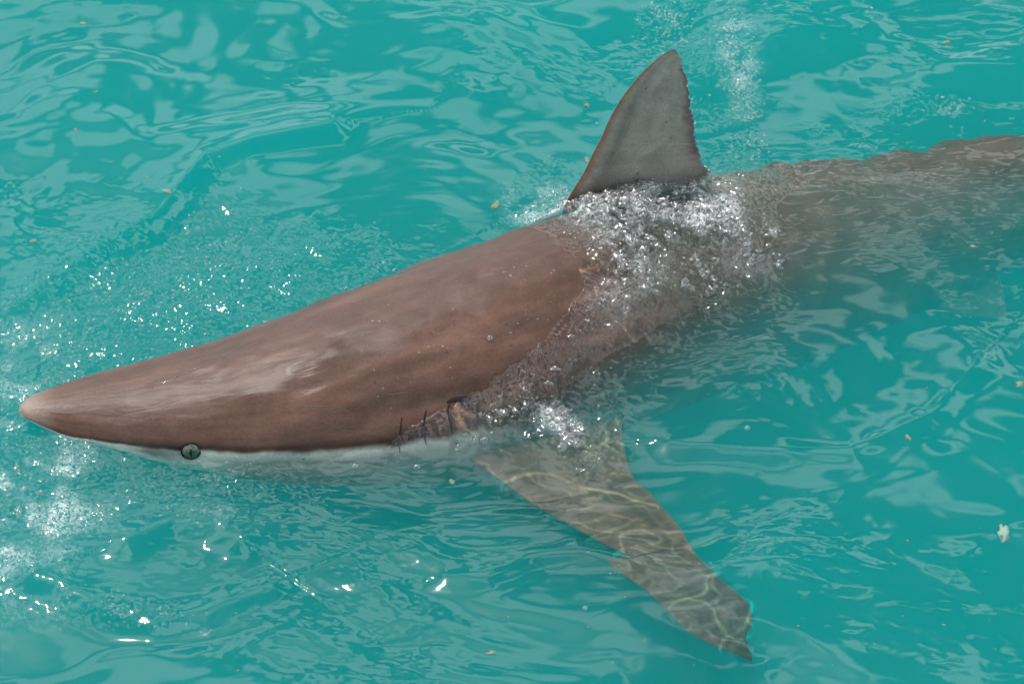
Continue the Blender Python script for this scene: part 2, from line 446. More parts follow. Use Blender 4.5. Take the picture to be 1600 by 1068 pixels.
LK(t, RAMP(t, mid.outputs['Fac'], .3, .7, .5, .68, False), b.inputs['Roughness'])
# water film over the skin: patchy, slightly rippled
mp2 = N(t, 'ShaderNodeMapping'); mp2.inputs['Scale'].default_value = (9, 34, 1); LK(t, ua.outputs['Vector'], mp2.inputs['Vector'])
film = N(t, 'ShaderNodeTexNoise', i_Scale=1.0, i_Detail=5.0, i_Roughness=0.5, i_Distortion=1.5); LK(t, mp2.outputs[0], film.inputs['Vector'])
ringh = MATH(t, 'MULTIPLY', film.outputs['Fac'], 1.0)
for (rpx_, rpy_, rr_) in RINGS:
    c_, _n = skin_at(rpx_, rpy_)
    vd = N(t, 'ShaderNodeVectorMath', operation='DISTANCE'); LK(t, geo.outputs['Object'], vd.inputs[0]); vd.inputs[1].default_value = tuple(c_)
    sn_ = MATH(t, 'SINE', MATH(t, 'MULTIPLY', vd.outputs['Value'], 6.283*2.6/rr_))
    fa_ = RAMP(t, vd.outputs['Value'], rr_*.5, rr_*1.15, .22, 0.0)
    ringh = MATH(t, 'ADD', ringh, MATH(t, 'MULTIPLY', sn_, fa_))
fb = N(t, 'ShaderNodeBump', i_Strength=0.4, i_Distance=0.005); LK(t, ringh, fb.inputs['Height'])
sb = N(t, 'ShaderNodeBump', i_Strength=0.30, i_Distance=0.001); LK(t, fine.outputs['Fac'], sb.inputs['Height'])
LK(t, sb.outputs[0], b.inputs['Normal'])
b.inputs['Coat IOR'].default_value = 1.40
dr = N(t, 'ShaderNodeAttribute', attribute_name='dry')
tf = N(t, 'ShaderNodeAttribute', attribute_name='topfilm')
LK(t, MATH(t, 'ADD', MATH(t, 'MULTIPLY', RAMP(t, film.outputs['Fac'], .50, .54, .03, .17), dr.outputs['Fac']), MATH(t, 'MULTIPLY', tf.outputs['Fac'], .62), True), b.inputs['Coat Weight'])
LK(t, MATH(t, 'MULTIPLY', dr.outputs['Fac'], .12), b.inputs['Specular IOR Level'])
LK(t, RAMP(t, tf.outputs['Fac'], .1, .9, .30, .46), b.inputs['Coat Roughness'])
LK(t, fb.outputs[0], b.inputs['Coat Normal'])
LK(t, b.outputs[0], N(t, 'ShaderNodeOutputMaterial').inputs['Surface'])

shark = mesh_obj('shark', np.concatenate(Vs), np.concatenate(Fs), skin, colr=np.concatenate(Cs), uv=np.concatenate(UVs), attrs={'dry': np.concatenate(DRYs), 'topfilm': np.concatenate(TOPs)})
tag(shark, 'brown backed shark swimming at the surface of turquoise water with its dorsal fin raised', 'shark')

dark, _, _ = simple_mat('dark_slit', (.008, .008, .010), .6, 0.0, .1)
def tube_on_skin(name, pts, rad, mat, lift=0.0, n=24, flat=1.0):
    pp = lerp_pts(np.array(pts, float), n)
    ring = []
    k = 8
    for idx, (x, y) in enumerate(pp):
        p, nn = skin_at(x, y)
        a = pp[min(idx+1, n-1)]-pp[max(idx-1, 0)]
        tdir = RIGHT*a[0]-UPV*a[1]; tdir = tdir-nn*(tdir@nn); tdir /= np.linalg.norm(tdir)+1e-9
        bdir = np.cross(nn, tdir)
        r = rad*math.sin(math.pi*(idx+.6)/(n+.2))**.5
        for j in range(k):
            w = 2*math.pi*j/k
            ring.append(p+nn*lift+bdir*r*math.cos(w)+nn*r*flat*math.sin(w))
    return mesh_obj(name, np.array(ring), grid_faces(n, k, True), mat, parent=shark)
slit, _, _ = simple_mat('slit_skin', (.022, .016, .016), .7, 0, .1)
tube_on_skin('gill_slit', [(628,651),(626,668),(624,690),(625,708)], .0015, slit)
tube_on_skin('gill_slit', [(666,640),(663,655),(662,672),(666,694)], .0018, slit)
tube_on_skin('gill_slit', [(702,629),(700,642),(703,662)], .0018, slit)
tube_on_skin('gill_slit', [(737,618),(736,630),(740,646)], .0018, slit)
tube_on_skin('gill_fold', [(698,629),(712,624),(726,623),(742,619)], .0050, slit, flat=.3)
tube_on_skin('nostril', [(178,703),(184,706),(190,708)], .0026, dark, flat=.5, n=10)
scratch_film_mat, _, _ = simple_mat('scratch_film_dark', (.05, .035, .03), .5, .3)
tube_on_skin('scratch_or_film_line', [(150,619),(190,611),(232,603),(262,594),(300,578),(352,553),(400,531),(436,514),(480,499)], .0009, scratch_film_mat, n=70, flat=.5)  # edge of a reflecting water film, drawn as a dark line
for a in ([(470,633),(490,635),(516,634)], [(462,648),(495,655),(530,669),(556,676)], [(524,664),(540,667),(560,666)],
          [(604,616),(620,615),(640,612)], [(520,643),(535,641),(548,643)], [(530,654),(545,653),(555,655)]):
    tube_on_skin('scratch_or_film_line', a, .0007, scratch_film_mat, n=20, flat=.4)

# eye
ep, en = skin_at(298, 703)
iris, t, b = simple_mat('iris', (.10, .15, .10), .15, 1.0)
tcx = N(t, 'ShaderNodeTexCoord'); nz = N(t, 'ShaderNodeTexNoise', i_Scale=300.0, i_Detail=4.0); LK(t, tcx.outputs['Object'], nz.inputs['Vector'])
LK(t, MIXC(t, RAMP(t, nz.outputs['Fac'], .35, .65), (.008, .030, .028), (.075, .085, .035)), b.inputs['Base Color'])
def frame(nn):
    e1 = np.array(T[int(np.argmin(abs(xs-298)))]); e1 = e1-nn*(e1@nn); e1 /= np.linalg.norm(e1); return e1, np.cross(nn, e1)
e1, e2 = frame(en)
def dome(name, p, nn, ra, rb, h, mat, parent, nr=10, ns=28, e=(None, None)):
    E1, E2 = e
    V = []; 
    for i in range(nr):
        w = math.pi/2*i/(nr-1)
        for j in range(ns):
            s = 2*math.pi*j/ns
            V.append(p+E1*ra*math.cos(w)*math.cos(s)+E2*rb*math.cos(w)*math.sin(s)+nn*h*math.sin(w))
    return mesh_obj(name, np.array(V), grid_faces(nr, ns, True), mat, parent=parent)
ep = ep+en*.0030
eye = dome('eye', ep-en*.001, en, .0138, .0125, .0035, iris, shark, e=(e1, e2))
# slit pupil and the rim of the lid
def eye_pt(u, v, k=1.02):
    hh = max(0, 1-(u/.0138)**2-(v/.0128)**2)
    return ep-en*.001+e1*u+e2*v+en*(.0035*math.sqrt(hh)*k+.0003)
def ribbon(name, pts, rad, mat, parent, closed=False):
    pts = [np.array(p) for p in pts]; n = len(pts); V = []
    for i, p in enumerate(pts):
        a = pts[(i+1) % n]-pts[i-1] if closed else pts[min(i+1, n-1)]-pts[max(i-1, 0)]
        a /= np.linalg.norm(a)+1e-9; bdir = np.cross(en, a)
        rr = rad if closed else rad*math.sin(math.pi*(i+.5)/n)
        for j in range(8):
            w = math.pi*2*j/8; V.append(p+bdir*rr*math.cos(w)+en*rr*.6*math.sin(w))
    F = grid_faces(n, 8, True)
    if closed:
        V += V[:8]; F = grid_faces(n+1, 8, True)
    return mesh_obj(name, np.array(V), F, mat, parent=parent)
ribbon('pupil', [eye_pt(.0006*math.sin(k), -.0085+.013*k/9, 1.06) for k in range(10)], .0019, dark, eye)
ribbon('eyelid', [ep+e1*.0142*math.cos(w)+e2*.0132*math.sin(w)+en*.0006 for w in np.linspace(0, 2*math.pi, 40, endpoint=False)], .0012, dark, eye, True)

# ------------------------------------------------------------------ height map of the shark's upper side
HX0, HY0, HS = -1.1, -0.95, 0.004
HN = (560, 560)
HM = np.full(HN, -9.0)
dens = 4
bi = np.linspace(0, len(xs)-1, len(xs)*dens); b0 = np.clip(bi.astype(int), 0, len(xs)-2); bf = (bi-b0)[:, None, None]
Bd = BODY[b0]*(1-bf)+BODY[b0+1]*bf
Bd = np.concatenate([Bd, (Bd+np.roll(Bd, -1, 1))/2], 1)
pts = Bd.reshape(-1, 3)
ix = ((pts[:, 0]-HX0)/HS).astype(int); iy = ((pts[:, 1]-HY0)/HS).astype(int)
ok = (ix >= 0) & (ix < HN[0]) & (iy >= 0) & (iy < HN[1])
np.maximum.at(HM, (ix[ok], iy[ok]), pts[ok, 2])
def shark_top(x, y):
    fx = (x-HX0)/HS-.5; fy = (y-HY0)/HS-.5
    i = np.clip(np.floor(fx).astype(int), 0, HN[0]-2); j = np.clip(np.floor(fy).astype(int), 0, HN[1]-2)
    u = np.clip(fx-i, 0, 1); v = np.clip(fy-j, 0, 1)
    z = (HM[i, j]*(1-u)+HM[i+1, j]*u)*(1-v)+(HM[i, j+1]*(1-u)+HM[i+1, j+1]*u)*v
    inside = (x > HX0) & (x < HX0+HN[0]*HS) & (y > HY0) & (y < HY0+HN[1]*HS)
    return np.where(inside & (z > -1), z, -9.0)

# ------------------------------------------------------------------ water
def axis(lo, hi, step, far, ratio=1.22):
    mid_ = np.arange(lo, hi+step/2, step)
    outs = []; s = step; v = 0
    while v < far:
        s *= ratio; v += s; outs.append(v)
    outs = np.array(outs)
    return np.concatenate([(lo-outs)[::-1], mid_, mid_[-1]+outs])
gx = axis(-0.98, 0.98, 0.0023, 600)
gy = axis(-0.78, 0.90, 0.0026, 600)
X, Y = np.meshgrid(gx, gy, indexing='ij')
def G(px, py, rx, ry, ang=0.0, p=1.0):
    """soft blob on the water: centre and radii given on the photo's scale, as a place on the surface"""
    c = P(px, py, 0); dx = (X-c[0])*1000; dy = (Y-c[1])*707
    ca_, sa_ = math.cos(R(ang)), math.sin(R(ang))
    u = (dx*ca_+dy*sa_)/rx; v = (-dx*sa_+dy*ca_)/ry
    return np.exp(-(u*u+v*v)**p)
near = np.exp(-(np.maximum(np.abs(X)-1.2, 0)/2)**2-(np.maximum(np.abs(Y)-1.1, 0)/2)**2)
# long and middle waves
wx = X+.10*pn(X*1.7, Y*1.7, 1)+.03*pn(X*5, Y*5, 2); wy = Y+.10*pn(X*1.7+9, Y*1.7, 3)+.03*pn(X*5, Y*5+7, 4)
def wave(lam, deg, amp, ph_=0, sharp=0.0, seed=0):
    a = R(deg); k = 2*np.pi/lam
    th = k*(-wx*math.sin(a)+wy*math.cos(a))+ph_+1.1*pn(X/lam*.5, Y/lam*.5, 100+seed)
    s = np.sin(th)
    if sharp: s = s*(1-sharp)+sharp*(1-2*np.abs(np.sin(th/2+.4)))
    env = .6+.6*pn(X/lam*.7+seed, Y/lam*.7, 110+seed)
    return amp*s*env
Z = wave(.62, 24, .0150, .6, .2, 1)+wave(.43, -12, .0095, 2.0, .2, 2)+wave(.30, 38, .0062, 1.0, .2, 3)
Z = Z+(wave(.19, 12, .0036, 0, .2, 4)+wave(.14, -35, .0020, .9, .2, 5))*(1-.7*G(180,110,420,210,0,1.5))
r1 = fbm(wx*7, wy*12, 130, 2, .45)
Z = Z+.0042*r1
r2 = 1-np.abs(fbm(wx*13+4, wy*22, 140, 3, .5))*2.2
calm = 1-.92*G(180,110,420,210,0,1.5)
wrk = sstep(-.1, .35, fbm(X*2.2, Y*3.4, 150, 2))*calm-.9*G(1380,330,250,120,-5,2)+.5*G(650,850,250,60,0)
wrk = np.clip(wrk, 0, 1.5)
r1 = r1*(.15+.85*calm)
Z = Z+.0009*r2*(.03+wrk)
r3 = fbm((wx+.02*r1)*42, (wy+.02*r1)*60, 160, 3, .55)
Z = Z+.00022*r3*(.0+wrk)
rsm = G(1400,320,260,110,-5,2)+.8*G(1120,520,130,70,20,2)+.5*G(560,740,260,30,0,2)
Z = Z+rsm*(.0036*fbm((X+.03*r1)*8, (Y+.02*r1)*26, 170, 2, .45)+.0016*(1-2*np.abs(fbm((X+.03*r1)*17, (Y-.1*X+.02*r1)*50, 174, 2, .5))))
# shapes of this moment: crests, bow wave, swirl
def line_d(pts):
    """distance (photo scale) to a polyline on the water, and the side"""
    D = np.full(X.shape, 1e9); SD = np.zeros(X.shape)
    for a, b_ in zip(pts[:-1], pts[1:]):
        A = P(*a, 0)[:2]; B = P(*b_, 0)[:2]
        ab = B-A; tt = np.clip(((X-A[0])*ab[0]+(Y-A[1])*ab[1])/(ab@ab), 0, 1)
        dx = X-A[0]-tt*ab[0]; dy = Y-A[1]-tt*ab[1]
        d = np.hypot(dx, dy)
        s = np.sign(dx*ab[1]-dy*ab[0])
        m = d < D; D = np.where(m, d, D); SD = np.where(m, s, SD)
    return D, SD
def crest(pts, h, w1, w2):
    D, SD = line_d(pts)
    return 1.5*h*np.where(SD > 0, np.exp(-(D/w1)**2), np.exp(-(D/w2)))
Z = Z+crest([(-60,520),(20,480),(90,430),(180,372),(250,330),(320,252),(400,226),(520,200)], .011, .03, .05)
Z = Z+crest([(60,905),(110,925),(180,950),(240,968),(320,955),(420,915)], .010, .03, .05)
Z = Z+crest([(200,850),(270,822),(340,822),(380,850)], .012, .03, .06)
Z = Z+crest([(700,905),(760,900),(840,866),(900,858),(980,868)], .0065, .028, .05)
Z = Z+crest([(1050,690),(1200,700),(1330,700),(1450,650),(1530,560)], .006, .03, .05)
Z = Z*1.0
damp = 1-.75*np.exp(-(np.minimum(np.abs((Y-(-.12+.5*(X+.75)))), 9)/.20)**2)*(X < .3)*(X > -.9)
chop = (1.0*G(230,470,230,110,15)+.8*G(90,640,110,90)+.95*G(40,800,110,110)+.6*G(420,430,200,60,20)+.55*G(300,780,180,45)
        +.6*G(1040,50,50,120,-10)+.55*G(1150,130,60,150)+.8*G(1000,400,190,90,-10)+.45*G(900,600,160,110,30)+.55*G(860,310,60,60,25)
        +.35*G(1450,170,110,40)+.35*G(200,950,150,30,-8)+.30*G(1120,260,90,40)+.25*G(330,285,40,60)+.5*G(870,660,110,50,-35)+.35*G(1100,430,120,60)
        +.3*G(590,440,90,30,20)+.25*G(560,700,90,25)+.35*G(350,748,120,20))
chop = np.clip(chop*sstep(.06, .35, chop), 0, 1.2)
cn1 = fbm(X*38, Y*44, 200, 3, .6)
cn2 = fbm((X+.01*cn1)*95, (Y+.01*cn1)*105, 210, 2, .6)
rid = (1-np.abs(cn1)*2.5)
clump = sstep(-.25, .45, fbm(X*13, Y*15, 220, 3))
Zc = .0042*rid*chop*(.2+1.0*clump)+.0022*cn2*chop*(.05+1.1*clump)
fine_fade = np.exp(-(np.maximum(np.abs(X)-1.05, 0)/.3)**2-(np.maximum(np.abs(Y)-.95, 0)/.3)**2)
Z = Z*near*damp+Zc*fine_fade
# water washing over the sunken part of the back
top_ = shark_top(X, Y)
m = top_ > -1
sx, sy, _ = proj(np.stack([X, Y, np.where(m, top_, 0)], -1).reshape(-1, 3))
sx = sx.reshape(X.shape); sy = sy.reshape(X.shape)
fd = np.full(X.shape, 1e9)
reg = m & (sx > 500) & (sx < 1500)
rx_, ry_ = sx[reg], sy[reg]
sdist = front_dist(rx_, ry_)+6*pn(rx_/22, ry_/22, 300)+3*pn(rx_/8, ry_/8, 301)
fd[reg] = sdist
wet = np.where(reg, sstep(-6, 60, np.where(reg, fd, -99)), 0)
spl = (sstep(0, 25, fd)*(1-.8*sstep(170, 330, fd)))
filmz = top_+(-.012+.012*sstep(-14, 0, fd)+.014*sstep(0, 90, fd))+(.0110*rid+.0090*cn2)*wet*(.25+.9*clump)*spl
lift = np.where(reg & (fd > -14), filmz, -9)
hump = .012*G(980,350,150,60,-8)+.006*G(1150,330,160,60)
Z = np.where(lift > -1, np.maximum(Z, np.minimum(lift, .10)), Z)
Z = Z+hump*sstep(-14, 60, np.where(reg, fd, 60))
# caustics painted into the surface tint: rays through separate noise ripples, counted at 7 cm depth
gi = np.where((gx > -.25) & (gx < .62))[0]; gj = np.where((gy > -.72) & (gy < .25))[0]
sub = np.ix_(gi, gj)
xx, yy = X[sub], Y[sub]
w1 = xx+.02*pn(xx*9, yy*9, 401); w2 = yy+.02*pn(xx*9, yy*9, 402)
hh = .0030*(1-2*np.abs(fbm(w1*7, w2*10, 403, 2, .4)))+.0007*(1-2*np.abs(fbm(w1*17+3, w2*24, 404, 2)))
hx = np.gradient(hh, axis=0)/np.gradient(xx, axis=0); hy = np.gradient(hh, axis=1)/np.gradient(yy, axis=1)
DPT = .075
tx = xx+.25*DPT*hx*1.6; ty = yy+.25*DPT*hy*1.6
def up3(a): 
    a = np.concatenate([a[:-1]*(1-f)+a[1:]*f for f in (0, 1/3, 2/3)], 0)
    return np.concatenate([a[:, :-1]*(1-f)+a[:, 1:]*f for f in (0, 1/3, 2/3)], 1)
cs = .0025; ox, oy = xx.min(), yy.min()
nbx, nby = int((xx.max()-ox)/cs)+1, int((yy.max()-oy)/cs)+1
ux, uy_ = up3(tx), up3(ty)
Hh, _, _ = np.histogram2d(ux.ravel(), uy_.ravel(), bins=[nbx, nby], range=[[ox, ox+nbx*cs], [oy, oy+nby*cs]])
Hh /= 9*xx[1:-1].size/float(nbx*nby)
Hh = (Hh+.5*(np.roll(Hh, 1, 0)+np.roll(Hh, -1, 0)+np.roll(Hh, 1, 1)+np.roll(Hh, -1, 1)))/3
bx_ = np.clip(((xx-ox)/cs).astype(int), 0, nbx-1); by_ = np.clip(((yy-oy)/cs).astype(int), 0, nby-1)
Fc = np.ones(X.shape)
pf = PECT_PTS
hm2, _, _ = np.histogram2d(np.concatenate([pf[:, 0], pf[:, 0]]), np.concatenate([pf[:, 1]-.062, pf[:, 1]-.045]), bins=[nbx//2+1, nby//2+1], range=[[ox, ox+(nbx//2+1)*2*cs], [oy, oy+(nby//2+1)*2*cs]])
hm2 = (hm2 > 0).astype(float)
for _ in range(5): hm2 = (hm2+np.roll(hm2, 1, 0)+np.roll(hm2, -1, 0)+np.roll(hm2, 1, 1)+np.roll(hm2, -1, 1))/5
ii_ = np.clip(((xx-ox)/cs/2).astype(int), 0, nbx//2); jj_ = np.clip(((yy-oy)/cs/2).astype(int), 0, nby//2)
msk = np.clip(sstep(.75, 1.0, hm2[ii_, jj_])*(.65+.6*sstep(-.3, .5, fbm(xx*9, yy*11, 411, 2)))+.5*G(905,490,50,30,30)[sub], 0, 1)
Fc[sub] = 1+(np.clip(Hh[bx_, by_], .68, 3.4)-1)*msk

# close the sheet into a deep body of water
nx, ny = X.shape
top = np.stack([X, Y, Z], -1).reshape(-1, 3)
Fw = grid_faces(nx, ny)[:, ::-1]
idx = np.arange(nx*ny).reshape(nx, ny)
loop = np.concatenate([idx[:, 0], idx[-1, 1:], idx[::-1, -1][1:], idx[0, ::-1][1:-1]])
bot = top[loop].copy(); bot[:, 2] = -12.0
n0 = len(top)
k = np.arange(len(loop)); k2 = (k+1) % len(loop)
skirt = np.stack([loop[k], n0+k, n0+k2, loop[k2]], -1)
V = np.concatenate([top, bot, [[0, 0, -12.0]]])
cen = len(V)-1
capf = np.stack([n0+k, n0+k2, np.full(len(loop), cen), np.full(len(loop), cen)], -1)

wat, t = new_mat('sea_water')
at = N(t, 'ShaderNodeAttribute', attribute_name='chop')
fo = N(t, 'ShaderNodeAttribute', attribute_name='foam')
ge = N(t, 'ShaderNodeTexCoord')
mpw = N(t, 'ShaderNodeMapping'); mpw.inputs['Scale'].default_value = (1, 1.5, 1); LK(t, ge.outputs['Object'], mpw.inputs['Vector'])
n1 = N(t, 'ShaderNodeTexNoise', i_Scale=70.0, i_Detail=3.0, i_Roughness=0.55, i_Distortion=.6); LK(t, mpw.outputs[0], n1.inputs['Vector'])
n2 = N(t, 'ShaderNodeTexNoise', i_Scale=66.0, i_Detail=0.6, i_Roughness=0.6, i_Distortion=.5); LK(t, mpw.outputs[0], n2.inputs['Vector'])
wp = N(t, 'ShaderNodeTexNoise', i_Scale=3.5, i_Detail=3.0); LK(t, mpw.outputs[0], wp.inputs['Vector'])
wpm = RAMP(t, wp.outputs['Fac'], .52, .68, .0, .26)
hgt = MATH(t, 'ADD', MATH(t, 'MULTIPLY', MATH(t, 'MULTIPLY', n1.outputs['Fac'], .0007), wpm),
           MATH(t, 'MULTIPLY', MATH(t, 'MULTIPLY', n2.outputs['Fac'], .0046), at.outputs['Fac']))
bw = N(t, 'ShaderNodeBump', i_Strength=1.0, i_Distance=1.0); LK(t, hgt, bw.inputs['Height'])
lw = N(t, 'ShaderNodeLayerWeight', i_Blend=0.5); LK(t, bw.outputs[0], lw.inputs['Normal'])
fr_ = MATH(t, 'ADD', MATH(t, 'MULTIPLY', MATH(t, 'POWER', lw.outputs['Facing'], 5.0), .95), .041, True)
gl = N(t, 'ShaderNodeBsdfGlossy', distribution='GGX', i_Roughness=.08); LK(t, bw.outputs[0], gl.inputs['Normal'])
tr = N(t, 'ShaderNodeBsdfTransparent'); fca = N(t, 'ShaderNodeAttribute', attribute_name='painted_caustic'); fcm = N(t, 'ShaderNodeCombineXYZ')
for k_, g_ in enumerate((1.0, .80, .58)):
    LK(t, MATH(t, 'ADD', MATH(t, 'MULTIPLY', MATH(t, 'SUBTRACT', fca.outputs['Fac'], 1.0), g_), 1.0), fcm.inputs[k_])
LK(t, fcm.outputs[0], tr.inputs['Color'])  # painted caustics, warm-tinted, scale what passes the surface
mx = N(t, 'ShaderNodeMixShader'); LK(t, fr_, mx.inputs[0]); LK(t, tr.outputs[0], mx.inputs[1]); LK(t, gl.outputs[0], mx.inputs[2])
df = N(t, 'ShaderNodeBsdfDiffuse'); df.inputs['Color'].default_value = (.75, .80, .80, 1)
fn3 = N(t, 'ShaderNodeTexNoise', i_Scale=120.0, i_Detail=4.0, i_Roughness=.65, i_Distortion=2.0); LK(t, ge.outputs['Object'], fn3.inputs['Vector'])
fmask = MATH(t, 'MULTIPLY', fo.outputs['Fac'], RAMP(t, fn3.outputs['Fac'], .42, .56))
mf = N(t, 'ShaderNodeMixShader'); LK(t, fmask, mf.inputs[0]); LK(t, mx.outputs[0], mf.inputs[1]); LK(t, df.outputs[0], mf.inputs[2])
out = N(t, 'ShaderNodeOutputMaterial')
LK(t, mf.outputs[0], out.inputs['Surface'])
vs = N(t, 'ShaderNodeVolumeScatter', i_Density=2.3, i_Anisotropy=0.0); vs.inputs['Color'].default_value = (.002, .57, .548, 1)
va = N(t, 'ShaderNodeVolumeAbsorption', i_Density=2.3); va.inputs['Color'].default_value = (.002, .57, .548, 1)
ad = N(t, 'ShaderNodeAddShader'); LK(t, vs.outputs[0], ad.inputs[0]); LK(t, va.outputs[0], ad.inputs[1])
LK(t, ad.outputs[0], out.inputs['Volume'])

foam = np.clip(.6*G(40,800,90,90)+1.7*G(935,352,95,42,-14)+.9*G(1075,370,100,50)+.6*G(980,450,40,60,-20)+.5*G(870,655,60,18,-40)+.35*G(1150,60,30,120)+.3*G(40,580,50,80)+.25*G(330,825,50,15), 0, .8)*clump
pad = np.zeros(len(V)-n0)
water = mesh_obj('water', V, np.concatenate([Fw, skirt]), wat, attrs={'painted_caustic': np.concatenate([Fc.ravel(), np.ones(len(V)-n0)]), 'chop': np.concatenate([(np.maximum(chop*fine_fade, .85*wet*spl)*(.03+1.05*clump*clump)).ravel(), pad]), 'foam': np.concatenate([(foam*fine_fade).ravel(), pad])})
# floor of the water body
me = water.data
tag(water, kind='structure')
me2 = bpy.data.meshes.new('seabed')
xb = 800.0
me2.from_pydata([(-xb,-xb,-12.2),(xb,-xb,-12.2),(xb,xb,-12.2),(-xb,xb,-12.2)], [], [(0,1,2,3)])
bed, tb, bb_ = simple_mat('seabed_sand', (.35, .32, .24), .9)
me2.materials.append(bed)
ob = bpy.data.objects.new('seabed', me2); col.objects.link(ob); tag(ob, kind='structure')

# ------------------------------------------------------------------ bubbles, spray and scraps on the water
def water_z(x, y):
    i = np.clip(np.searchsorted(gx, x), 0, nx-1); j = np.clip(np.searchsorted(gy, y), 0, ny-1)
    return Z[i, j]
film_m, t = new_mat('bubble_film')
lw = N(t, 'ShaderNodeLayerWeight', i_Blend=0.5)
f_ = MATH(t, 'ADD', MATH(t, 'MULTIPLY', MATH(t, 'POWER', lw.outputs['Facing'], 2.2), .9), .085, True)
gl = N(t, 'ShaderNodeBsdfGlossy', i_Roughness=.20)
mx = N(t, 'ShaderNodeMixShader'); LK(t, f_, mx.inputs[0]); LK(t, N(t, 'ShaderNodeBsdfTransparent').outputs[0], mx.inputs[1]); LK(t, gl.outputs[0], mx.inputs[2])
LK(t, mx.outputs[0], N(t, 'ShaderNodeOutputMaterial').inputs['Surface'])
def ball(nr, ns, lo=-.25):
    V = []; 
    for i in range(nr):
        w = lo*math.pi/2+(math.pi/2-lo*math.pi/2)*i/(nr-1)
        for j in range(ns):
            a = 2*math.pi*j/ns
            V.append((math.cos(w)*math.cos(a), math.cos(w)*math.sin(a), math.sin(w)))
    return np.array(V), grid_faces(nr, ns, True)
bv, bf_ = ball(5, 8)
def scatter(name, n, blobs, rmin, rmax, mat, lift=0.0, pw=3.0, warp=0.0):
    """blobs: (px, py, rx, ry, angle, weight) on the photo's scale, placed on the surface"""
    w_ = np.array([b[5] for b in blobs], float); w_ /= w_.sum()
    ids = rng.choice(len(blobs), n, p=w_)
    B = np.array([b[:5] for b in blobs], float)[ids]
    u = rng.normal(0, .6, n)*B[:, 2]; v = rng.normal(0, .6, n)*B[:, 3]
    a = np.radians(B[:, 4])
    dx = u*np.cos(a)-v*np.sin(a); dy = u*np.sin(a)+v*np.cos(a)
    c = PV(B[:, 0], B[:, 1], np.zeros(n))
    x = c[:, 0]+dx/1000; y = c[:, 1]+dy/707
    keep = fbm(x*26, y*30, 500, 3)+.25 > rng.uniform(-.2, .5, n)
    x, y = x[keep], y[keep]
    z = water_z(x, y)
    tp = shark_top(x, y); k2_ = (z > tp-.001)
    x, y, z = x[k2_], y[k2_], z[k2_]; n = len(x)
    rr = rmin+(rmax-rmin)*rng.random(n)**pw
    z = z+lift*rng.random(n)
    sh_ = np.stack([1+warp*rng.random(n), 1+0*rr, 1-.4*warp*rng.random(n)], -1)
    an = rng.uniform(0, np.pi, n)
    bq = bv[None]*sh_[:, None, :]*rr[:, None, None]
    if warp: bq = bq*(1+.28*rng.standard_normal((n, len(bv), 1)))
    bq = np.stack([bq[..., 0]*np.cos(an)[:, None]-bq[..., 1]*np.sin(an)[:, None], bq[..., 0]*np.sin(an)[:, None]+bq[..., 1]*np.cos(an)[:, None], bq[..., 2]], -1)
    Vv = bq+np.stack([x, y, z], -1)[:, None]
    Ff = (bf_[None]+(np.arange(n)*len(bv))[:, None, None]).reshape(-1, 4)
    o = mesh_obj(name, Vv.reshape(-1, 3), Ff, mat)
    tag(o, kind='stuff'); return o
BL = [(230,470,150,70,15,2.2),(110,600,60,70,0,.9),(60,560,50,60,0,.7),(60,820,70,70,0,1.6),(20,700,40,60,0,.9),(300,760,120,35,0,.7),(200,955,110,18,-8,.8),
      (330,815,90,14,0,.35),(925,350,75,30,-15,2.4),(1060,370,90,50,0,1.3),(990,440,60,50,-40,.9),(1160,380,50,50,0,.6),(1040,40,45,60,-10,1.6),(1150,110,25,120,5,2.0),(1075,170,20,60,0,.6),
      (1350,20,25,50,0,.2),(1170,225,30,30,0,.2),(850,650,90,25,-35,1.0),(880,650,12,40,35,.5),(760,620,60,15,25,.6),(900,560,90,70,30,.5),(860,330,50,18,25,.5),
      (170,590,110,10,22,.9),(330,545,120,8,22,.3),(1100,270,25,25,0,.3),(360,745,70,10,15,.25),(320,360,60,50,0,.35),(1480,165,50,20,0,.15),(590,440,60,18,15,.3),(960,225,60,70,0,.15)]
o = scatter('foam_glint_beads', 9000, BL, .0007, .0032, film_m)  # foam, with many beads added to give sun glints on the chop
tag(o, 'fine clear foam bubbles, and beads added for sun glints, on the water round the shark', 'foam')

SP = [(925,350,60,26,-15,2.5),(970,385,60,35,-20,2),(1060,370,90,45,0,2),(985,440,30,50,-20,1.3),(1090,445,25,18,0,.5),(890,670,12,30,35,.6),(800,640,70,12,30,.5),(1170,390,40,30,0,.5),(30,790,40,60,0,.25)]
o = scatter('splash_lumps', 1250, SP, .0018, .0080, film_m, pw=2.0, warp=1.1, lift=.006)
tag(o, 'glassy lumps of splashing water piled against the dorsal fin and snout', 'splash')

# drops standing on the dry part of the back
Vv, Ff = [], []
hv, hf = ball(5, 9, 0.0)
for k_ in range(90):
    x_ = rng.uniform(560, 890); y_ = rng.uniform(-95, 95)+(610-(x_-500)*.42)
    if k_ % 3 == 0: x_, y_ = rng.normal(850, 30), rng.normal(430, 40)
    if front_dist(np.array([x_]), np.array([y_]))[0] > -8: continue
    p_, n_ = skin_at(x_, y_)
    a1 = np.cross(n_, [0, 0, 1.]); a1 /= np.linalg.norm(a1); a2 = np.cross(n_, a1)
    rr = .0007+.0018*rng.random()**3
    Ff.append(hf+len(Vv)*len(hv)); Vv.append(p_+rr*(hv[:, :1]*a1+hv[:, 1:2]*a2+hv[:, 2:]*n_*.7))
o = mesh_obj('water_beads', np.concatenate(Vv), np.concatenate(Ff), film_m); tag(o, 'tiny water beads standing on the brown back of the shark', 'water beads', kind='stuff')

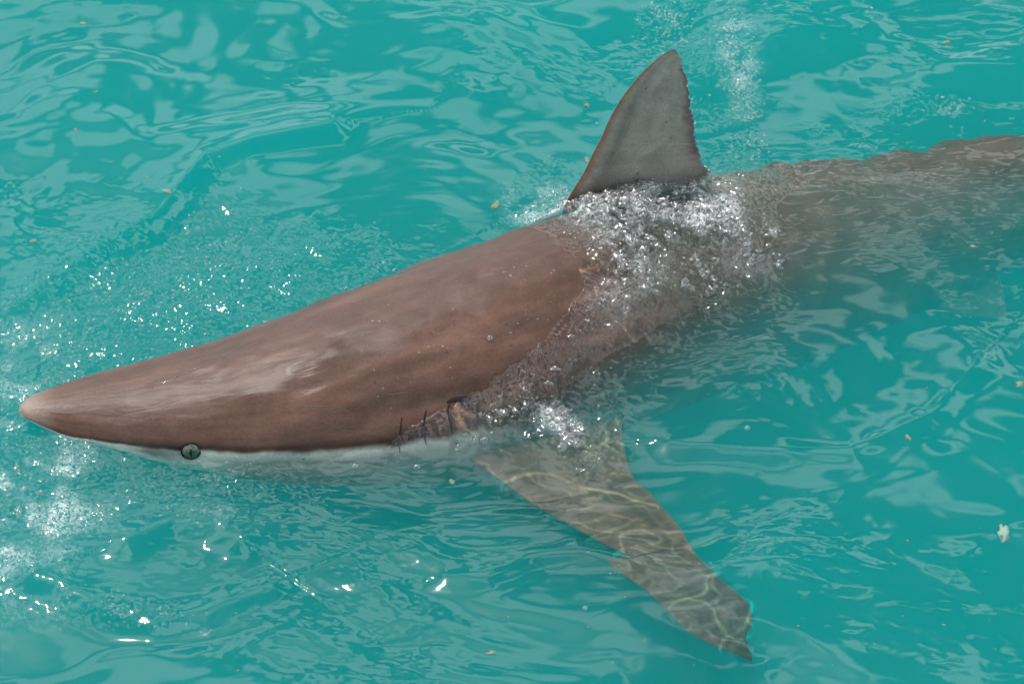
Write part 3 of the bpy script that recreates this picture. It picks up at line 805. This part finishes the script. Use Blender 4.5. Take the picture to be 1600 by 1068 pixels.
# larger single bubbles
bb2, bf2 = ball(9, 16)
BUB = [(555,728,.0060,'clear bubble floating beside the throat of the shark, the one further left'),
       (651,730,.0066,'clear bubble floating below the first gill slit'),
       (1005,509,.0050,'bright bubble on the rippled water below the foam'),
       (1167,669,.0050,'lone bubble on open water right of the side fin'),
       (914,950,.0048,'bubble on open water left of the side fin tip'),
       (600,412,.0042,'small bubble floating just above the back of the shark'),
       (20,662,.0050,'bubble just below and ahead of the snout tip')]
for (x_, y_, rr, lab) in BUB:
    c_ = P(x_, y_, 0); 
    for _ in range(6): c_ = P(x_, y_, water_z(c_[0], c_[1]))
    o = mesh_obj('bubble', bb2*rr, bf2, film_m); o.location = c_
    tag(o, lab, 'bubble', 'single bubbles on the water')
p_, n_ = skin_at(765, 529)
o = mesh_obj('bubble', bb2*.0058, bf2, film_m); o.location = p_+n_*.001
tag(o, 'single round water drop sitting on the brown flank of the shark', 'bubble', 'single bubbles on the water')

# scraps of plankton drifting just under the surface
def scrap_mesh(r0, long_, seed):
    V, F = ball(7, 12, -1.0)
    n_ = fbm(V[:, 0]*2+seed*3.1+V[:, 2], V[:, 1]*2+V[:, 2]*1.7, 600+seed, 3)
    V = V*(1+1.5*n_)[:, None]*np.array([r0*long_, r0*.8, r0*.3])
    return V, F
scm, t, b = simple_mat('plankton', (.17, .21, .14), .9, 0, .1)
whm, _, _ = simple_mat('pale_jelly', (.24, .34, .28), .8, 0, .1)
SC = [(130,37,.0062,1.3,scm,'yellowish plankton scrap nearest the top left corner'),
      (150,144,.0040,1.2,scm,'small tan plankton scrap above the two bright wave crests at left'),
      (118,203,.0050,1.3,scm,'tan plankton scrap floating by the blue reflection at the left edge'),
      (262,300,.0078,1.5,scm,'large yellow plankton scrap under the bright wave crest'),
      (52,376,.0064,1.4,scm,'yellow plankton scrap at the left edge above the sparkling water'),
      (775,321,.0100,1.2,scm,'big pale yellow plankton blob in front of the dorsal fin'),
      (917,249,.0062,1.5,scm,'yellow plankton scrap close to the front edge of the dorsal fin'),
      (917,165,.0058,1.2,scm,'tan plankton scrap left of the dorsal fin tip'),
      (1480,66,.0070,1.3,scm,'tan plankton scrap in the open water at top right'),
      (1592,600,.0075,1.2,scm,'orange tan plankton scrap at the right edge'),
      (1420,684,.0050,1.8,scm,'narrow orange plankton scrap right of centre below the shark'),
      (1520,385,.0055,1.4,scm,'pale plankton scrap beside the sunken rear of the shark'),
      (767,1019,.0055,1.6,scm,'small curved yellow scrap near the bottom edge'),
      (1568,832,.0120,1.7,whm,'ragged whitish jelly scrap low at the right side'),
      (706,752,.0070,1.1,scm,'faint round plankton blob just ahead of the side fin')]
for k_, (x_, y_, r0, lo_, mt_, lab) in enumerate(SC):
    Vq, Fq = scrap_mesh(r0*.80, lo_, k_)
    o = mesh_obj('plankton_scrap', Vq, Fq, mt_)
    c_ = P(x_, y_, 0); zz = water_z(c_[0], c_[1])-.034
    o.location = P(x_, y_, zz); o.rotation_euler = (0, 0, R(90 if mt_ is whm else k_*47))
    tag(o, lab, 'plankton scrap', 'scraps drifting in the water')
Vv, Ff = [], []
sv, sf = ball(4, 6, -1.0)
for k_ in range(170):
    x_, y_ = rng.uniform(-20, 1620), rng.uniform(-20, 1090)
    if 0 < x_ < 640 and rng.random() < .3: y_ = rng.uniform(0, 350)
    c_ = P(x_, y_, -.004-.05*rng.random())
    if shark_top(np.array([c_[0]]), np.array([c_[1]]))[0] > c_[2]: continue
    c_[2] += water_z(c_[0], c_[1])
    rr = .0005+.0013*rng.random()**3
    Ff.append(sf+len(Vv)*len(sv)); Vv.append(c_+sv*rr*np.array([1+rng.random(), 1, .6]))
o = mesh_obj('plankton_specks', np.concatenate(Vv), np.concatenate(Ff), scm); tag(o, 'fine pale specks of plankton drifting in the turquoise water', 'plankton', kind='stuff')
